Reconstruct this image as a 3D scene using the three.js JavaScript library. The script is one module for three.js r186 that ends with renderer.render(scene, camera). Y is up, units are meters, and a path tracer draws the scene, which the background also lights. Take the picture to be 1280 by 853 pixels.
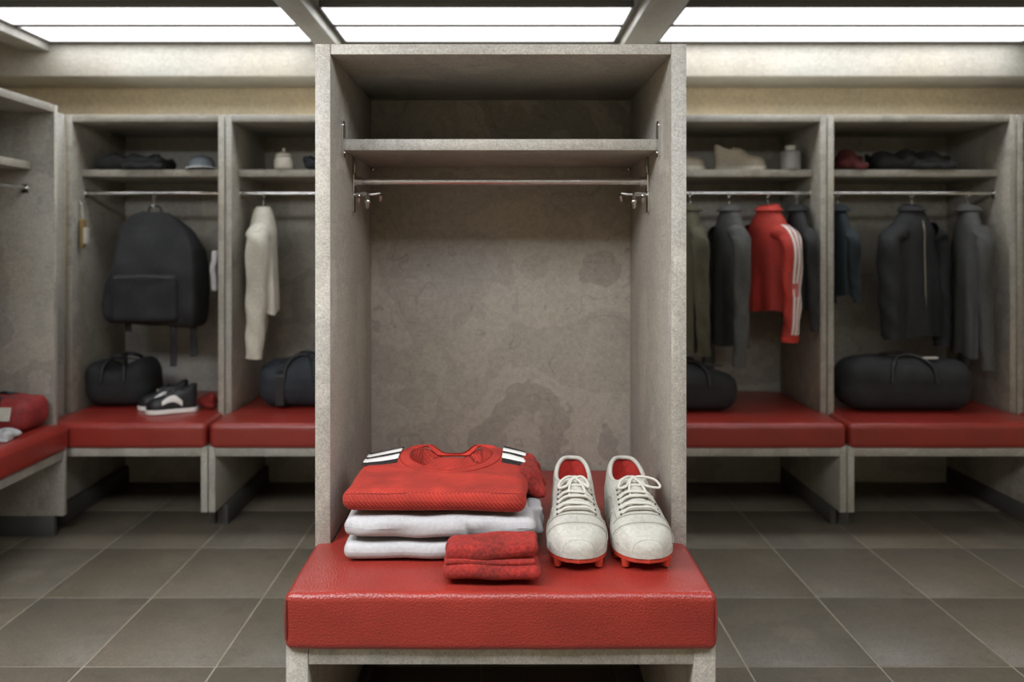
import * as THREE from 'three';
import { mergeGeometries, mergeVertices, toCreasedNormals } from 'three/addons/utils/BufferGeometryUtils.js';
import { RectAreaLightUniformsLib } from 'three/addons/lights/RectAreaLightUniformsLib.js';

// ---------------------------------------------------------------- camera, exposure
const scene = new THREE.Scene();
scene.background = new THREE.Color(0x000000);
const CAM_Y = 1.14, CAM_Z = 1.82;
const camera = new THREE.PerspectiveCamera(43.99, 1280 / 853, 0.05, 40);
camera.position.set(0, CAM_Y, CAM_Z);
camera.lookAt(0, CAM_Y, -5);
camera.setViewOffset(1280, 853, 14, 118.5, 1280, 853);   // risen lens: the uprights stay vertical
camera.focus = 1.74;
camera.userData.fStop = 2.6;
const renderer = new THREE.WebGLRenderer();
renderer.toneMapping = THREE.LinearToneMapping;
renderer.toneMappingExposure = 1.5;
renderer.shadowMap.enabled = true;
RectAreaLightUniformsLib.init();

// ceiling light panels: [x centre, z centre, width, depth, intensity]
const CEIL_Y = 2.065;
const BEAMS = [[-2.12, .12], [-.775, .10], [.612, .145], [2.45, .12]];
const PANELS = [];
for (const [xc, w] of [[-1.447, 1.2], [-.095, 1.22], [1.537, 1.65]]) {
  for (const [z, d] of [[-1.875, .27], [-1.585, .27]]) PANELS.push([xc, z, w, d, 2.9]);
}
for (const [xc, w, k] of [[-1.447, 1.2, 2.7], [-.095, 1.22, .75], [1.537, 1.65, .75]]) PANELS.push([xc, 1.1, w, .8, 5.6 * k]);

// ---------------------------------------------------------------- helpers
let seed = 7;
function rnd() { seed = (seed * 1664525 + 1013904223) >>> 0; return seed / 4294967296; }
const rr = (a, b) => a + (b - a) * rnd();
function hash2(x, y, s) { let h = (x * 374761393 + y * 668265263 + s * 974634777) | 0; h = Math.imul(h ^ (h >>> 13), 1274126177); return ((h ^ (h >>> 16)) >>> 0) / 4294967296; }
const sm = (t) => t * t * (3 - 2 * t);
const clamp = (v, a, b) => Math.min(b, Math.max(a, v));
const ss = (a, b, x) => sm(clamp((x - a) / (b - a), 0, 1));
const lerp = (a, b, t) => a + (b - a) * t;
function vnoise(x, y, per, s) {               // periodic value noise
  const xi = Math.floor(x), yi = Math.floor(y), fx = sm(x - xi), fy = sm(y - yi), m = (n) => ((n % per) + per) % per;
  const a = hash2(m(xi), m(yi), s), b = hash2(m(xi + 1), m(yi), s), c = hash2(m(xi), m(yi + 1), s), d = hash2(m(xi + 1), m(yi + 1), s);
  return lerp(lerp(a, b, fx), lerp(c, d, fx), fy);
}
function fbm(u, v, f, oct, s) { let t = 0, a = .5, n = 0; for (let i = 0; i < oct; i++) { t += a * vnoise(u * f, v * f, f, s + i); n += a; a *= .5; f *= 2; } return t / n; }
const n3 = (x, y, z, s = 1) => {               // smooth 3-d wobble for cloth
  return .5 * Math.sin(x * 1.7 + s * 2.1 + 1.3 * Math.sin(y * 1.3 + s)) + .3 * Math.sin(y * 2.3 + z * 1.9 + s * 4.7) + .2 * Math.sin(z * 3.1 + x * 2.7 + s * 1.3);
};
function dataTex(n, f, srgb, rep = 1) {
  const d = new Uint8Array(n * n * 4);
  for (let y = 0; y < n; y++) for (let x = 0; x < n; x++) {
    const c = f(x / n, y / n, x, y), i = (y * n + x) * 4;
    if (typeof c === 'number') d[i] = d[i + 1] = d[i + 2] = clamp(c, 0, 1) * 255; else for (let k = 0; k < 3; k++) d[i + k] = clamp(c[k], 0, 1) * 255;
    d[i + 3] = 255;
  }
  const t = new THREE.DataTexture(d, n, n); t.wrapS = t.wrapT = THREE.RepeatWrapping; t.magFilter = THREE.LinearFilter; t.minFilter = THREE.LinearMipmapLinearFilter; t.generateMipmaps = true;
  if (srgb) t.colorSpace = THREE.SRGBColorSpace; t.repeat.set(rep, rep); t.needsUpdate = true; return t;
}
const hex = (h) => [(h >> 16 & 255) / 255, (h >> 8 & 255) / 255, (h & 255) / 255];
const mulc = (c, k) => c.map((v) => v * k);
const mixc = (a, b, t) => a.map((v, i) => lerp(v, b[i], t));

// grey laminate: fine fleck, faint streaks and old water marks with tide lines
function laminateTex(base, stain, s, n = 512) {
  const b = hex(base);
  return dataTex(n, (u, v, x, y) => {
    let k = 1 + (hash2(x, y, s) - .5) * .24 + (fbm(u, v, 96, 2, s + 3) - .5) * .10 + (vnoise(u * 8, v * 160, 8, s) - .5) * .03 + (fbm(u, v, 5, 3, s + 9) - .5) * .10;
    const w = fbm(u, v, 4, 5, s + 20), q = w * 7, e = Math.abs(q - Math.round(q)), big = Math.floor(q + .5);
    k += stain * ((hash2(big, 3, s) - .5) * .30);
    k -= stain * .16 * Math.max(0, 1 - e / .05) * ss(.42, .6, fbm(u, v, 7, 2, s + 40));
    return mixc(mulc(b, k), mulc([b[0] * 1.03, b[1] * .99, b[2] * .93], k), fbm(u, v, 3, 3, s + 50));
  }, true);
}
const fleckBump = dataTex(256, (u, v, x, y) => .5 + (hash2(x, y, 5) - .5) * .5 + (fbm(u, v, 32, 2, 6) - .5) * .5);
function grain(t, rep) { const c = t.clone(); c.repeat.set(rep, rep); c.needsUpdate = true; return c; }
const leatherBump = dataTex(512, (u, v) => {          // pebbled cells
  const f = 56; let m1 = 9, m2 = 9; const X = u * f, Y = v * f, xi = Math.floor(X), yi = Math.floor(Y);
  for (let j = -1; j <= 1; j++) for (let i = -1; i <= 1; i++) {
    const cx = ((xi + i) % f + f) % f, cy = ((yi + j) % f + f) % f;
    const d = Math.hypot(xi + i + hash2(cx, cy, 1) - X, yi + j + hash2(cx, cy, 2) - Y);
    if (d < m1) { m2 = m1; m1 = d; } else if (d < m2) m2 = d;
  }
  return clamp((m2 - m1) * 1.6, 0, 1) * .8 + fbm(u, v, 12, 2, 8) * .2;
});
const weaveBump = dataTex(128, (u, v, x, y) => .5 + .25 * Math.sin(u * Math.PI * 64) * Math.cos(v * Math.PI * 64) + (hash2(x, y, 3) - .5) * .3);
const twillBump = dataTex(256, (u, v, x, y) => { const a = Math.sin((u + v) * Math.PI * 2 * 40), b = Math.sin((u - v) * Math.PI * 2 * 40); return .5 + .35 * a * (b > -.2 ? 1 : .3) + (hash2(x, y, 13) - .5) * .2; });
function clothTex(base, amt, s) { const b = hex(base); return dataTex(256, (u, v, x, y) => mulc(b, 1 + (hash2(x, y, s) - .5) * amt + (fbm(u, v, 12, 3, s + 2) - .5) * amt * 1.5), true); }

function std(o) { return new THREE.MeshPhysicalMaterial(o); }
const lamMap = laminateTex(0xa6a49e, .3, 11), lamStainMap = laminateTex(0xa39f97, .75, 77, 1024), lamRowMap = laminateTex(0xa2a19a, .4, 31);
const M = {
  lam: std({ map: lamMap, roughness: .55, bumpMap: fleckBump, bumpScale: .0003 }),
  lamBack: std({ map: lamStainMap, roughness: .62, bumpMap: fleckBump, bumpScale: .0003 }),
  row: std({ map: lamRowMap, roughness: .58, bumpMap: fleckBump, bumpScale: .0003 }),
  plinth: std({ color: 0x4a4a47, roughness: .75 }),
  leather: std({ map: (() => { const b = hex(0x932f26); return dataTex(512, (u, v, x, y) => mulc(b, 1 + (fbm(u, v, 4, 4, 4) - .5) * .35 + (hash2(x, y, 9) - .5) * .08), true); })(), roughness: .34, bumpMap: grain(leatherBump, 3), bumpScale: .0006, clearcoat: .25, clearcoatRoughness: .3 }),
  chrome: std({ color: 0xd8d8d6, metalness: 1, roughness: .16 }),
  redKnit: std({ map: (() => { const b = hex(0x9a281d), c = hex(0xbe4f38); return dataTex(512, (u, v, x, y) => mulc(mixc(b, c, .75 * ss(.2, .9, Math.sin((u + v * .8) * Math.PI * 2 * 40) * (.6 + .4 * Math.sin((u - v) * Math.PI * 2 * 60)))), 1 + (hash2(x, y, 3) - .5) * .16 + (fbm(u, v, 8, 3, 2) - .5) * .3), true, 3); })(), roughness: .9, bumpMap: grain(twillBump, 3), bumpScale: .0014, sheen: .25, sheenRoughness: .6, sheenColor: new THREE.Color(0xd8604a) }),
  redRib: std({ map: clothTex(0xc03a2c, .18, 5), roughness: .9, bumpMap: grain(weaveBump, 10), bumpScale: .0006 }),
  redTerry: std({ map: clothTex(0x97271f, .4, 8), roughness: .95, bumpMap: grain(weaveBump, 12), bumpScale: .0012, sheen: .6, sheenColor: new THREE.Color(0xc85040) }),
  whiteCotton: std({ map: clothTex(0xaeadad, .08, 12), roughness: .9, bumpMap: grain(weaveBump, 10), bumpScale: .0004 }),
  stripeWhite: std({ map: clothTex(0xe2dfd8, .05, 14), roughness: .85 }),
  stripeBlack: std({ map: clothTex(0x1d1716, .2, 15), roughness: .85 }),
  shoeWhite: std({ map: clothTex(0xbab7ac, .10, 17), roughness: .6, bumpMap: grain(fleckBump, 8), bumpScale: .0003 }),
  shoeSeam: std({ color: 0x9d988c, roughness: .8 }),
  shoeLace: std({ map: clothTex(0xc4c0b4, .06, 19), roughness: .8 }),
  lining: std({ map: clothTex(0xa32a22, .2, 21), roughness: .85 }),
  sole: std({ color: 0xb23c2a, roughness: .45 }),
  eyelet: std({ color: 0x4a4640, roughness: .6 }),
  black: std({ map: clothTex(0x262728, .3, 23), roughness: .85, bumpMap: grain(weaveBump, 8), bumpScale: .0006 }),
  blackShiny: std({ map: clothTex(0x1d1e20, .2, 24), roughness: .5 }),
  navy: std({ map: clothTex(0x2a2f36, .25, 25), roughness: .8 }),
  charcoal: std({ map: clothTex(0x4a4a47, .25, 26), roughness: .88, bumpMap: grain(weaveBump, 8), bumpScale: .0006 }),
  olive: std({ map: clothTex(0x4a4636, .25, 27), roughness: .88 }),
  redJacket: std({ map: clothTex(0xb2362b, .2, 28), roughness: .75 }),
  cream: std({ map: clothTex(0xc2beb0, .12, 29), roughness: .88 }),
  beige: std({ map: clothTex(0xb5ab98, .15, 30), roughness: .7 }),
  ceramic: std({ color: 0xd0ccbf, roughness: .35 }),
  greyCup: std({ color: 0x8f8f8a, roughness: .35 }),
  wood: std({ map: clothTex(0x9a7f4c, .25, 33), roughness: .7 }),
  teal: std({ map: clothTex(0x1d272b, .2, 34), roughness: .85 }),
  capBlue: std({ map: clothTex(0x78828a, .15, 35), roughness: .85 }),
  wall: std({ map: laminateTex(0xd4cab2, .12, 51), roughness: .85 }),
  bulkhead: std({ map: laminateTex(0xa4a39d, .1, 52), roughness: .7 }),
  ceiling: std({ map: laminateTex(0xb4b6b4, .1, 53), roughness: .85 }),
  beam: std({ map: laminateTex(0x9a9b98, .2, 54), roughness: .6 }),
  frame: std({ color: 0x6a6c6c, roughness: .5 }),
  grout: std({ map: clothTex(0x97917f, .12, 36), roughness: .9 }),
  glow: std({ color: 0xffffff, emissive: new THREE.Color(0xffffff), emissiveIntensity: 1.1, roughness: .9 }),
};
const tileMats = [0, 1, 2].map((i) => std({ map: laminateTex([0x656055, 0x645f54, 0x666157][i], .4, 60 + i), roughness: .46, bumpMap: fleckBump, bumpScale: .0002 }));

const taken = {};
function numbered(n) { taken[n] = (taken[n] ?? -1) + 1; return taken[n] ? `${n}_${String(taken[n]).padStart(3, '0')}` : n; }
function shade(m) { m.castShadow = m.receiveShadow = true; return m; }
function mesh(name, geo, mat, parent, label) { const m = shade(new THREE.Mesh(geo, mat)); m.name = name; parent.add(m); if (label) m.userData.label = label; return m; }
function thing(name, label, category, [x, y, z] = [0, 0, 0], turn = 0, group) {
  const g = new THREE.Group(); g.name = numbered(name); g.position.set(x, y, z); g.rotation.y = turn; g.userData = { label, category }; if (group) g.userData.group = group; scene.add(g); return g;
}
function struct(name, geo, mat) { const m = mesh(name, geo, mat, scene); m.userData.kind = 'structure'; return m; }

function boxUV(g, k = 1, du = 0, dv = 0) {     // uv in metres from the dominant axis of each normal
  const p = g.attributes.position, n = g.attributes.normal, uv = new Float32Array(p.count * 2);
  for (let i = 0; i < p.count; i++) {
    const ax = Math.abs(n.getX(i)), ay = Math.abs(n.getY(i)), az = Math.abs(n.getZ(i)); let u, v;
    if (ay >= ax && ay >= az) { u = p.getX(i); v = p.getZ(i); } else if (ax >= az) { u = p.getZ(i); v = p.getY(i); } else { u = p.getX(i); v = p.getY(i); }
    uv[i * 2] = u * k + du; uv[i * 2 + 1] = v * k + dv;
  }
  g.setAttribute('uv', new THREE.BufferAttribute(uv, 2)); return g;
}
// box from min to max with small rounded edges
function softBox(w, h, d, r, o = {}) {
  const { k = 3, mx = 1, my = 1, mz = 1, deform, sharpBack, uv = 1, du = 0, dv = 0, crease } = o;
  const R = Math.min(r, w / 2 - 1e-5, h / 2 - 1e-5, d / 2 - 1e-5);
  const list = (L, m) => { const a = []; for (let i = 0; i < k; i++) a.push(-L / 2 + R * (1 - Math.cos((i / k) * Math.PI / 2)) * 1.0); for (let i = 0; i <= m; i++) a.push(-L / 2 + R + (L - 2 * R) * i / m); for (let i = k - 1; i >= 0; i--) a.push(L / 2 - R * (1 - Math.cos((i / k) * Math.PI / 2))); return a; };
  const X = list(w, mx), Y = list(h, my), Z = list(d, mz), pos = [], idx = [];
  const face = (A, B, f, flip) => { const b0 = pos.length / 3; for (const a of A) for (const b of B) pos.push(...f(a, b)); const nb = B.length; for (let i = 0; i < A.length - 1; i++) for (let j = 0; j < nb - 1; j++) { const q = b0 + i * nb + j; if (flip) idx.push(q, q + nb, q + 1, q + 1, q + nb, q + nb + 1); else idx.push(q, q + 1, q + nb, q + 1, q + nb + 1, q + nb); } };
  face(X, Y, (a, b) => [a, b, d / 2], true); face(X, Y, (a, b) => [a, b, -d / 2], false);
  face(Z, Y, (a, b) => [w / 2, b, a], false); face(Z, Y, (a, b) => [-w / 2, b, a], true);
  face(X, Z, (a, b) => [a, h / 2, b], false); face(X, Z, (a, b) => [a, -h / 2, b], true);
  const v = new THREE.Vector3(), c = new THREE.Vector3();
  for (let i = 0; i < pos.length; i += 3) {
    v.set(pos[i], pos[i + 1], pos[i + 2]);
    c.set(clamp(v.x, -w / 2 + R, w / 2 - R), clamp(v.y, -h / 2 + R, h / 2 - R), clamp(v.z, sharpBack ? -d / 2 : -d / 2 + R, d / 2 - R));
    v.sub(c); if (v.lengthSq() > 1e-12) v.setLength(R); v.add(c);
    if (deform) deform(v);
    pos[i] = v.x; pos[i + 1] = v.y; pos[i + 2] = v.z;
  }
  let g = new THREE.BufferGeometry(); g.setAttribute('position', new THREE.Float32BufferAttribute(pos, 3)); g.setIndex(idx);
  g = mergeVertices(g, 1e-5); g.computeVertexNormals();
  if (crease) g = toCreasedNormals(g, crease);
  return boxUV(g, uv, du, dv);
}
function board(x0, x1, y0, y1, z0, z1, r = .0015, jit = true) {      // a panel with eased edges
  const g = softBox(x1 - x0, y1 - y0, z1 - z0, r, { k: 1, crease: .6, uv: 1, du: jit ? rr(0, 1) : 0, dv: jit ? rr(0, 1) : 0 });
  g.translate((x0 + x1) / 2, (y0 + y1) / 2, (z0 + z1) / 2); return g;
}
const V = (x, y, z) => new THREE.Vector3(x, y, z);
function tube(pts, r, seg = 24, rad = 8, closed = false) { return new THREE.TubeGeometry(new THREE.CatmullRomCurve3(pts.map((p) => p.isVector3 ? p : V(...p)), closed), seg, r, rad, closed); }
function rod(a, b, r, rad = 16) { return new THREE.TubeGeometry(new THREE.LineCurve3(V(...a), V(...b)), 1, r, rad, false); }
function capped(a, b, r, rad = 16) { const A = V(...a), B = V(...b), d = B.clone().sub(A), g = new THREE.CylinderGeometry(r, r, d.length(), rad); g.applyQuaternion(new THREE.Quaternion().setFromUnitVectors(V(0, 1, 0), d.clone().normalize())); g.translate(...A.add(B).multiplyScalar(.5).toArray()); return g; }
function ball(x, y, z, r) { const g = new THREE.SphereGeometry(r, 14, 10); g.translate(x, y, z); return g; }
function lathe(pts, seg = 28) { return new THREE.LatheGeometry(pts.map(([r, y]) => new THREE.Vector2(r, y)), seg); }
function gridGeo(nu, nv, f, closeV = false) {   // surface from f(i/nu, j/nv) -> [x, y, z]
  const pos = [], uv = [], idx = [];
  for (let i = 0; i <= nu; i++) for (let j = 0; j <= nv; j++) { pos.push(...f(i / nu, j / nv)); uv.push(i / nu, j / nv); }
  for (let i = 0; i < nu; i++) for (let j = 0; j < nv; j++) { const q = i * (nv + 1) + j; idx.push(q, q + 1, q + nv + 1, q + 1, q + nv + 2, q + nv + 1); }
  let g = new THREE.BufferGeometry(); g.setAttribute('position', new THREE.Float32BufferAttribute(pos, 3)); g.setIndex(idx);
  g = mergeVertices(g, 1e-6); g.computeVertexNormals(); return boxUV(g, 1);
}
// a strip of cloth or leather lying on a surface: outer skin raised by t, edges turned down
function patch(nu, nv, f, t) {
  const N = (u, v) => { const e = .004, a = V(...f(clamp(u - e, 0, 1), v)), b = V(...f(clamp(u + e, 0, 1), v)), c = V(...f(u, clamp(v - e, 0, 1))), d = V(...f(u, clamp(v + e, 0, 1))); return b.sub(a).cross(d.sub(c)).normalize(); };
  return gridGeo(nu + 2, nv + 2, (a, b) => {
    const iu = Math.round(a * (nu + 2)), iv = Math.round(b * (nv + 2)), u = clamp((iu - 1) / nu, 0, 1), v = clamp((iv - 1) / nv, 0, 1), edge = iu === 0 || iv === 0 || iu === nu + 2 || iv === nv + 2;
    const p = V(...f(u, v)), n = N(u, v); return p.addScaledVector(n, edge ? -Math.abs(t) * .6 * Math.sign(t) : t).toArray();
  });
}

// ---------------------------------------------------------------- the room
const X0 = -2.48, X1 = 3.05, Z0 = -2.33, Z1 = 3.4;
const floor = struct('floor', board(X0 - .1, X1 + .1, -.1, -.0015, Z0 - .1, Z1 + .1, .0005), M.grout);
{
  const tw = .36, td = .45, gap = .005, variants = [];
  for (let k = 0; k < 3; k++) { const g = softBox(tw - gap, .012, td - gap, .0015, { k: 1, crease: .6, du: k * .37, dv: k * .61 }); variants.push(g); }
  const xs = 1.027 - 10 * tw, zs = -.92 - 4 * td;
  let n = 0;
  for (let j = 0; zs + j * td < Z1 - .1; j++) for (let i = 0; i < 16; i++) {
    const xc = xs + (i + .5) * tw, zc = zs + (j + .5) * td - .0; if (xc - tw / 2 < X0 - .1 || xc + tw / 2 > X1 + .1 || zc - td / 2 < Z0 - .45) continue;
    const t = mesh(n ? `floor_tile_${String(n).padStart(3, '0')}` : 'floor_tile', variants[Math.floor(rnd() * 3)], tileMats[Math.floor(rnd() * 3)], floor);
    t.position.set(xc, -.006 + rr(-.0003, .0003), zc); n++;
  }
}
struct('wall_back', board(X0 - .1, X1 + .1, 0, CEIL_Y + .2, Z0 - .1, Z0), M.wall);
struct('wall_left', board(X0 - .1, X0, 0, CEIL_Y + .2, Z0, Z1), M.wall);
struct('wall_right', board(X1, X1 + .1, 0, CEIL_Y + .2, Z0, Z1), M.wall);
struct('wall_front', board(X0 - .1, X1 + .1, 0, CEIL_Y + .2, Z1, Z1 + .1), M.wall);
struct('ceiling', board(X0 - .1, X1 + .1, CEIL_Y + .03, CEIL_Y + .13, Z0 - .1, Z1 + .1), M.ceiling);
const bulk = struct('trim_1', board(X0, X1, 1.918, CEIL_Y + .03, Z0, -2.04, .004), M.bulkhead);
BEAMS.forEach(([x, w], i) => struct(`trim_${i + 2}`, board(x - w / 2, x + w / 2, CEIL_Y - .035, CEIL_Y + .03, -2.04, Z1, .004), M.beam));

PANELS.forEach(([x, z, w, d, I], i) => {
  const front = z > 0, bay = x < -1 ? 'over the red corner bench' : x < .5 ? 'above the lone tall locker' : 'over the bay with the red jacket';
  const t = thing('ceiling_light', front ? ['wide white ceiling light in the front row on the corner bench side', 'wide white ceiling light in the front row between two grey beams', 'wide white ceiling light in the front row on the red jacket side'][i - 6]
    : `white ceiling light strip ${bay}, ${z < -1.7 ? 'against the bulkhead' : 'away from the bulkhead'}`, 'light', [x, CEIL_Y, z], 0, 'white ceiling light panels');
  mesh('diffuser', board(-w / 2 + .006, w / 2 - .006, .004, .022, -d / 2 + .006, d / 2 - .006, .002), M.glow, t);
  for (const [a, b, c, e] of [[-w / 2, w / 2, -d / 2, -d / 2 + .006], [-w / 2, w / 2, d / 2 - .006, d / 2], [-w / 2, -w / 2 + .006, -d / 2, d / 2], [w / 2 - .006, w / 2, -d / 2, d / 2]]) mesh('frame', board(a, b, 0, .03, c, e, .001), M.frame, t);
  const L = new THREE.RectAreaLight(0xf3f7ff, I, w - .02, d - .02); L.position.set(x, CEIL_Y + .002, z); L.rotation.x = -Math.PI / 2; scene.add(L);
});

// ---------------------------------------------------------------- lockers
// the seat: full width in front of the uprights, inner width between them
function cushionGeo(W, inner, seatY, thick, depth, out, r, crown) {
  const puff = (v, w, d, zf) => { const a = 1 - Math.pow(clamp(Math.abs(v.x) / (w / 2), 0, 1), 6); if (v.y > 0) v.y += crown * a * (.6 + .4 * Math.sin((v.z + zf) * 4)) + .0009 * n3(v.x * 22, v.y * 10, v.z * 26, 3); else return; };
  const f = softBox(W, thick, out, r, { k: 5, mx: 40, my: 4, mz: 14, sharpBack: true, uv: 1, deform: (v) => {
    const fz = (v.z + out / 2) / out, ax = Math.abs(v.x) / (W / 2);
    if (v.y > 0) { const s = 1 - ss(.72, 1, ax), s2 = 1 - .75 * ss(.35, 1.0, fz); v.y += crown * (.25 + .75 * s) * s2 - crown * .2; v.y += .0011 * n3(v.x * 24, 2, v.z * 30, 3) * (1 - fz * .3); }
    if (v.z > out / 2 - r - .001) v.z += .004 * (1 - ax * ax) + .0012 * n3(v.x * 16, v.y * 30, 1, 5);
  } });
  f.translate(0, seatY - crown - thick / 2 + crown * .2, out / 2);
  const b = softBox(inner, thick, depth, r * .5, { k: 2, mx: 24, my: 2, mz: 14, sharpBack: true, deform: (v) => { if (v.y > 0) { const s = 1 - ss(.8, 1, Math.abs(v.x) / (inner / 2)); v.y += crown * (.45 + .55 * s) - crown * .2 + .0009 * n3(v.x * 24, 2, v.z * 30, 3); } } });
  b.translate(0, seatY - crown - thick / 2 + crown * .2, -depth / 2 + r * .6);
  return mergeGeometries([f, b]);
}
function locker(o, label, at, turn = 0, group = 'grey lockers in the row') {
  const { W, depth, out, st, top, tt, shelf, shelfT, shelfBack, rail, railBack, seat, cushT, railH, legT, r, crown, main, lam, back, plinthH = .048 } = o;
  const t = thing('open_locker', label, 'locker', at, turn, main ? undefined : group);
  const inner = W - 2 * st, base = seat - cushT, hw = W / 2;
  for (const s of [-1, 1]) {
    const x0 = s < 0 ? -hw : hw - st;
    const sp = mesh('side_panel', board(x0, x0 + st, base, top, -depth, 0), lam, t);
    mesh('edge_band', board(x0 + .0004, x0 + st - .0004, base, top - .0004, 0, .0012, .0004), lam, sp);
    const l0 = s < 0 ? -hw : hw - legT;
    const leg = mesh('leg_panel', board(l0, l0 + legT, plinthH, base - .0005, -depth, out - .012), lam, t);
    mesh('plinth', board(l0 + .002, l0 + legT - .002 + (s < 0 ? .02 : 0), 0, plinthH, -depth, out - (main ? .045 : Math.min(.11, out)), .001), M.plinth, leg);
  }
  mesh('top_panel', board(-inner / 2, inner / 2, top - tt, top, -depth, -.0005), lam, t);
  mesh('back_panel', board(-inner / 2, inner / 2, 0, top - tt, -depth - .012, -depth + .004, .001), back, t);
  mesh('bench_rail', board(-hw + legT, hw - legT, base - railH, base - .0005, out - .04, out - .014), lam, t);
  mesh('seat_cushion', cushionGeo(main ? W + .004 : W - .006, inner - .002, seat, cushT, depth - .006, out, r, crown), M.leather, t, 'red leather bench cushion');
  if (main) for (const s of [-1, 1]) mesh('seam', tube([[s * (hw - .0025), seat - crown - .012, out - .003], [s * (hw - .0015), seat - cushT * .55, out - .0015], [s * (hw - .0025), seat - cushT + .012, out - .003]], .0024, 16, 6), M.leather, t.children[t.children.length - 1]);
  const sh = mesh('shelf', board(-inner / 2 + .0005, inner / 2 - .0005, shelf - shelfT, shelf, -depth + .006, -shelfBack), lam, t);
  mesh('hanging_rail', capped([-inner / 2 + .004, rail, -railBack], [inner / 2 - .004, rail, -railBack], main ? .0085 : .0075, 20), M.chrome, t, 'chrome hanging rail');
  for (const s of [-1, 1]) {
    const wx = s * inner / 2;
    const fl = mesh('rail_flange', (() => { const g = softBox(.006, main ? .046 : .036, .03, .0028, { k: 2 }); g.translate(wx - s * .003, rail - .004, -railBack); return g; })(), M.chrome, t);
    if (!main) { continue; }
    mesh('flange_socket', capped([wx - s * .005, rail, -railBack], [wx - s * .022, rail, -railBack], .0125, 18), M.chrome, fl);
    // slotted shelf bracket: an elongated loop of flat bar against the side panel
    const br = mesh('shelf_bracket', (() => {
      const p = new THREE.Shape(), hh = .041, ww = .011; p.absarc(0, hh - ww, ww, 0, Math.PI, false); p.absarc(0, -hh + ww, ww, Math.PI, Math.PI * 2, false);
      const hole = new THREE.Path(); hole.absarc(0, hh - ww, ww - .006, 0, Math.PI, false); hole.absarc(0, .002, ww - .006, Math.PI, Math.PI * 2, false); p.holes.push(hole);
      const g = new THREE.ExtrudeGeometry(p, { depth: .004, bevelEnabled: true, bevelSize: .0012, bevelThickness: .0012, bevelSegments: 2, curveSegments: 12 });
      g.rotateY(Math.PI / 2); g.translate(s < 0 ? wx + .0015 : wx - .0055, shelf - .002, -shelfBack + .012); return g;
    })(), M.chrome, t, 'chrome slotted shelf bracket');
    mesh('screw', ball(wx - s * .006, shelf - .033, -shelfBack + .012, .004), M.chrome, br);
    mesh('drop_bar', board(wx - s * .004 - .002, wx - s * .004 + .002, rail + .018, shelf - shelfT - .001, -railBack - .008, -railBack + .008, .0008), M.chrome, fl);
    mesh('shelf_pin', ball(wx - s * .007, shelf - shelfT - .006, -depth + .02, .006), M.chrome, t);
    // three-prong coat hook under the rail end
    const hp = mesh('hook_plate', (() => { const g = softBox(.004, .05, .03, .0018, { k: 2 }); g.translate(wx - s * .0022, rail - .052, -railBack); return g; })(), M.chrome, t);
    for (const [dx, dy, dz, rr2] of [[.016, -.052, .012, .0035], [.040, -.064, .03, .0045], [.066, -.046, -.012, .0038]]) {
      const x = wx - s * dx;
      const pr = mesh('hook_prong', tube([[wx - s * .003, rail - .034, -railBack + dz * .2], [x + s * .004, rail - .03, -railBack + dz * .5], [x, rail + dy + .018, -railBack + dz * .8], [x, rail + dy, -railBack + dz], [x - s * .002, rail + dy + .001, -railBack + dz + .012], [x - s * .004, rail + dy + .012, -railBack + dz + .02]], rr2, 24, 8), M.chrome, hp);
      if (dx === .04) mesh('hook_tip', ball(x - s * .004, rail + dy + .012, -railBack + dz + .02, .0072), M.chrome, pr);
    }
  }
  return t;
}
const mainO = { W: .80, depth: .575, out: .26, st: .033, top: 1.576, tt: .0225, shelf: 1.389, shelfT: .026, shelfBack: .14, rail: 1.301, railBack: .28, seat: .508, cushT: .108, railH: .04, legT: .041, r: .016, crown: .012, main: true, lam: M.lam, back: M.lamBack };
locker(mainO, 'tall grey open locker standing alone in front, holding the folded kit and football boots', [0, 0, 0]);
const rowO = (W) => ({ W, depth: .51, out: .22, st: .026, top: 1.697, tt: .03, shelf: 1.472, shelfT: .03, shelfBack: .085, rail: 1.37, railBack: .11, seat: .445, cushT: .102, railH: .04, legT: .026, plinthH: .08, r: .022, crown: .01, lam: M.row, back: M.row });
const ROWZ = -1.75;
const cols = [[-1.838, -1.168, 'grey row locker with the black backpack hanging, in the corner'], [-1.163, -.32, 'grey row locker with the cream shirt hanging beside the lone tall locker'],
  [-.315, .528, 'empty grey row locker directly behind the lone tall locker'], [.533, 1.376, 'grey row locker with the red jacket on its rail'],
  [1.381, 2.177, 'grey row locker with the black coat and long duffel bag'], [2.182, 2.978, 'empty grey row locker past the one with the black coat']];
for (const [a, b, l] of cols) locker(rowO(b - a), l, [(a + b) / 2, 0, ROWZ]);
locker({ ...rowO(.80), out: .05, depth: .60 }, 'grey corner locker set square to the row, with the red bag on its bench', [-1.755, 0, -1.123], Math.PI / 2)
  .add((() => { const f = shade(new THREE.Mesh(board(.402, .625, 0, 1.697, -.105, -.087), M.row)); f.name = 'corner_filler'; return f; })());

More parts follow.
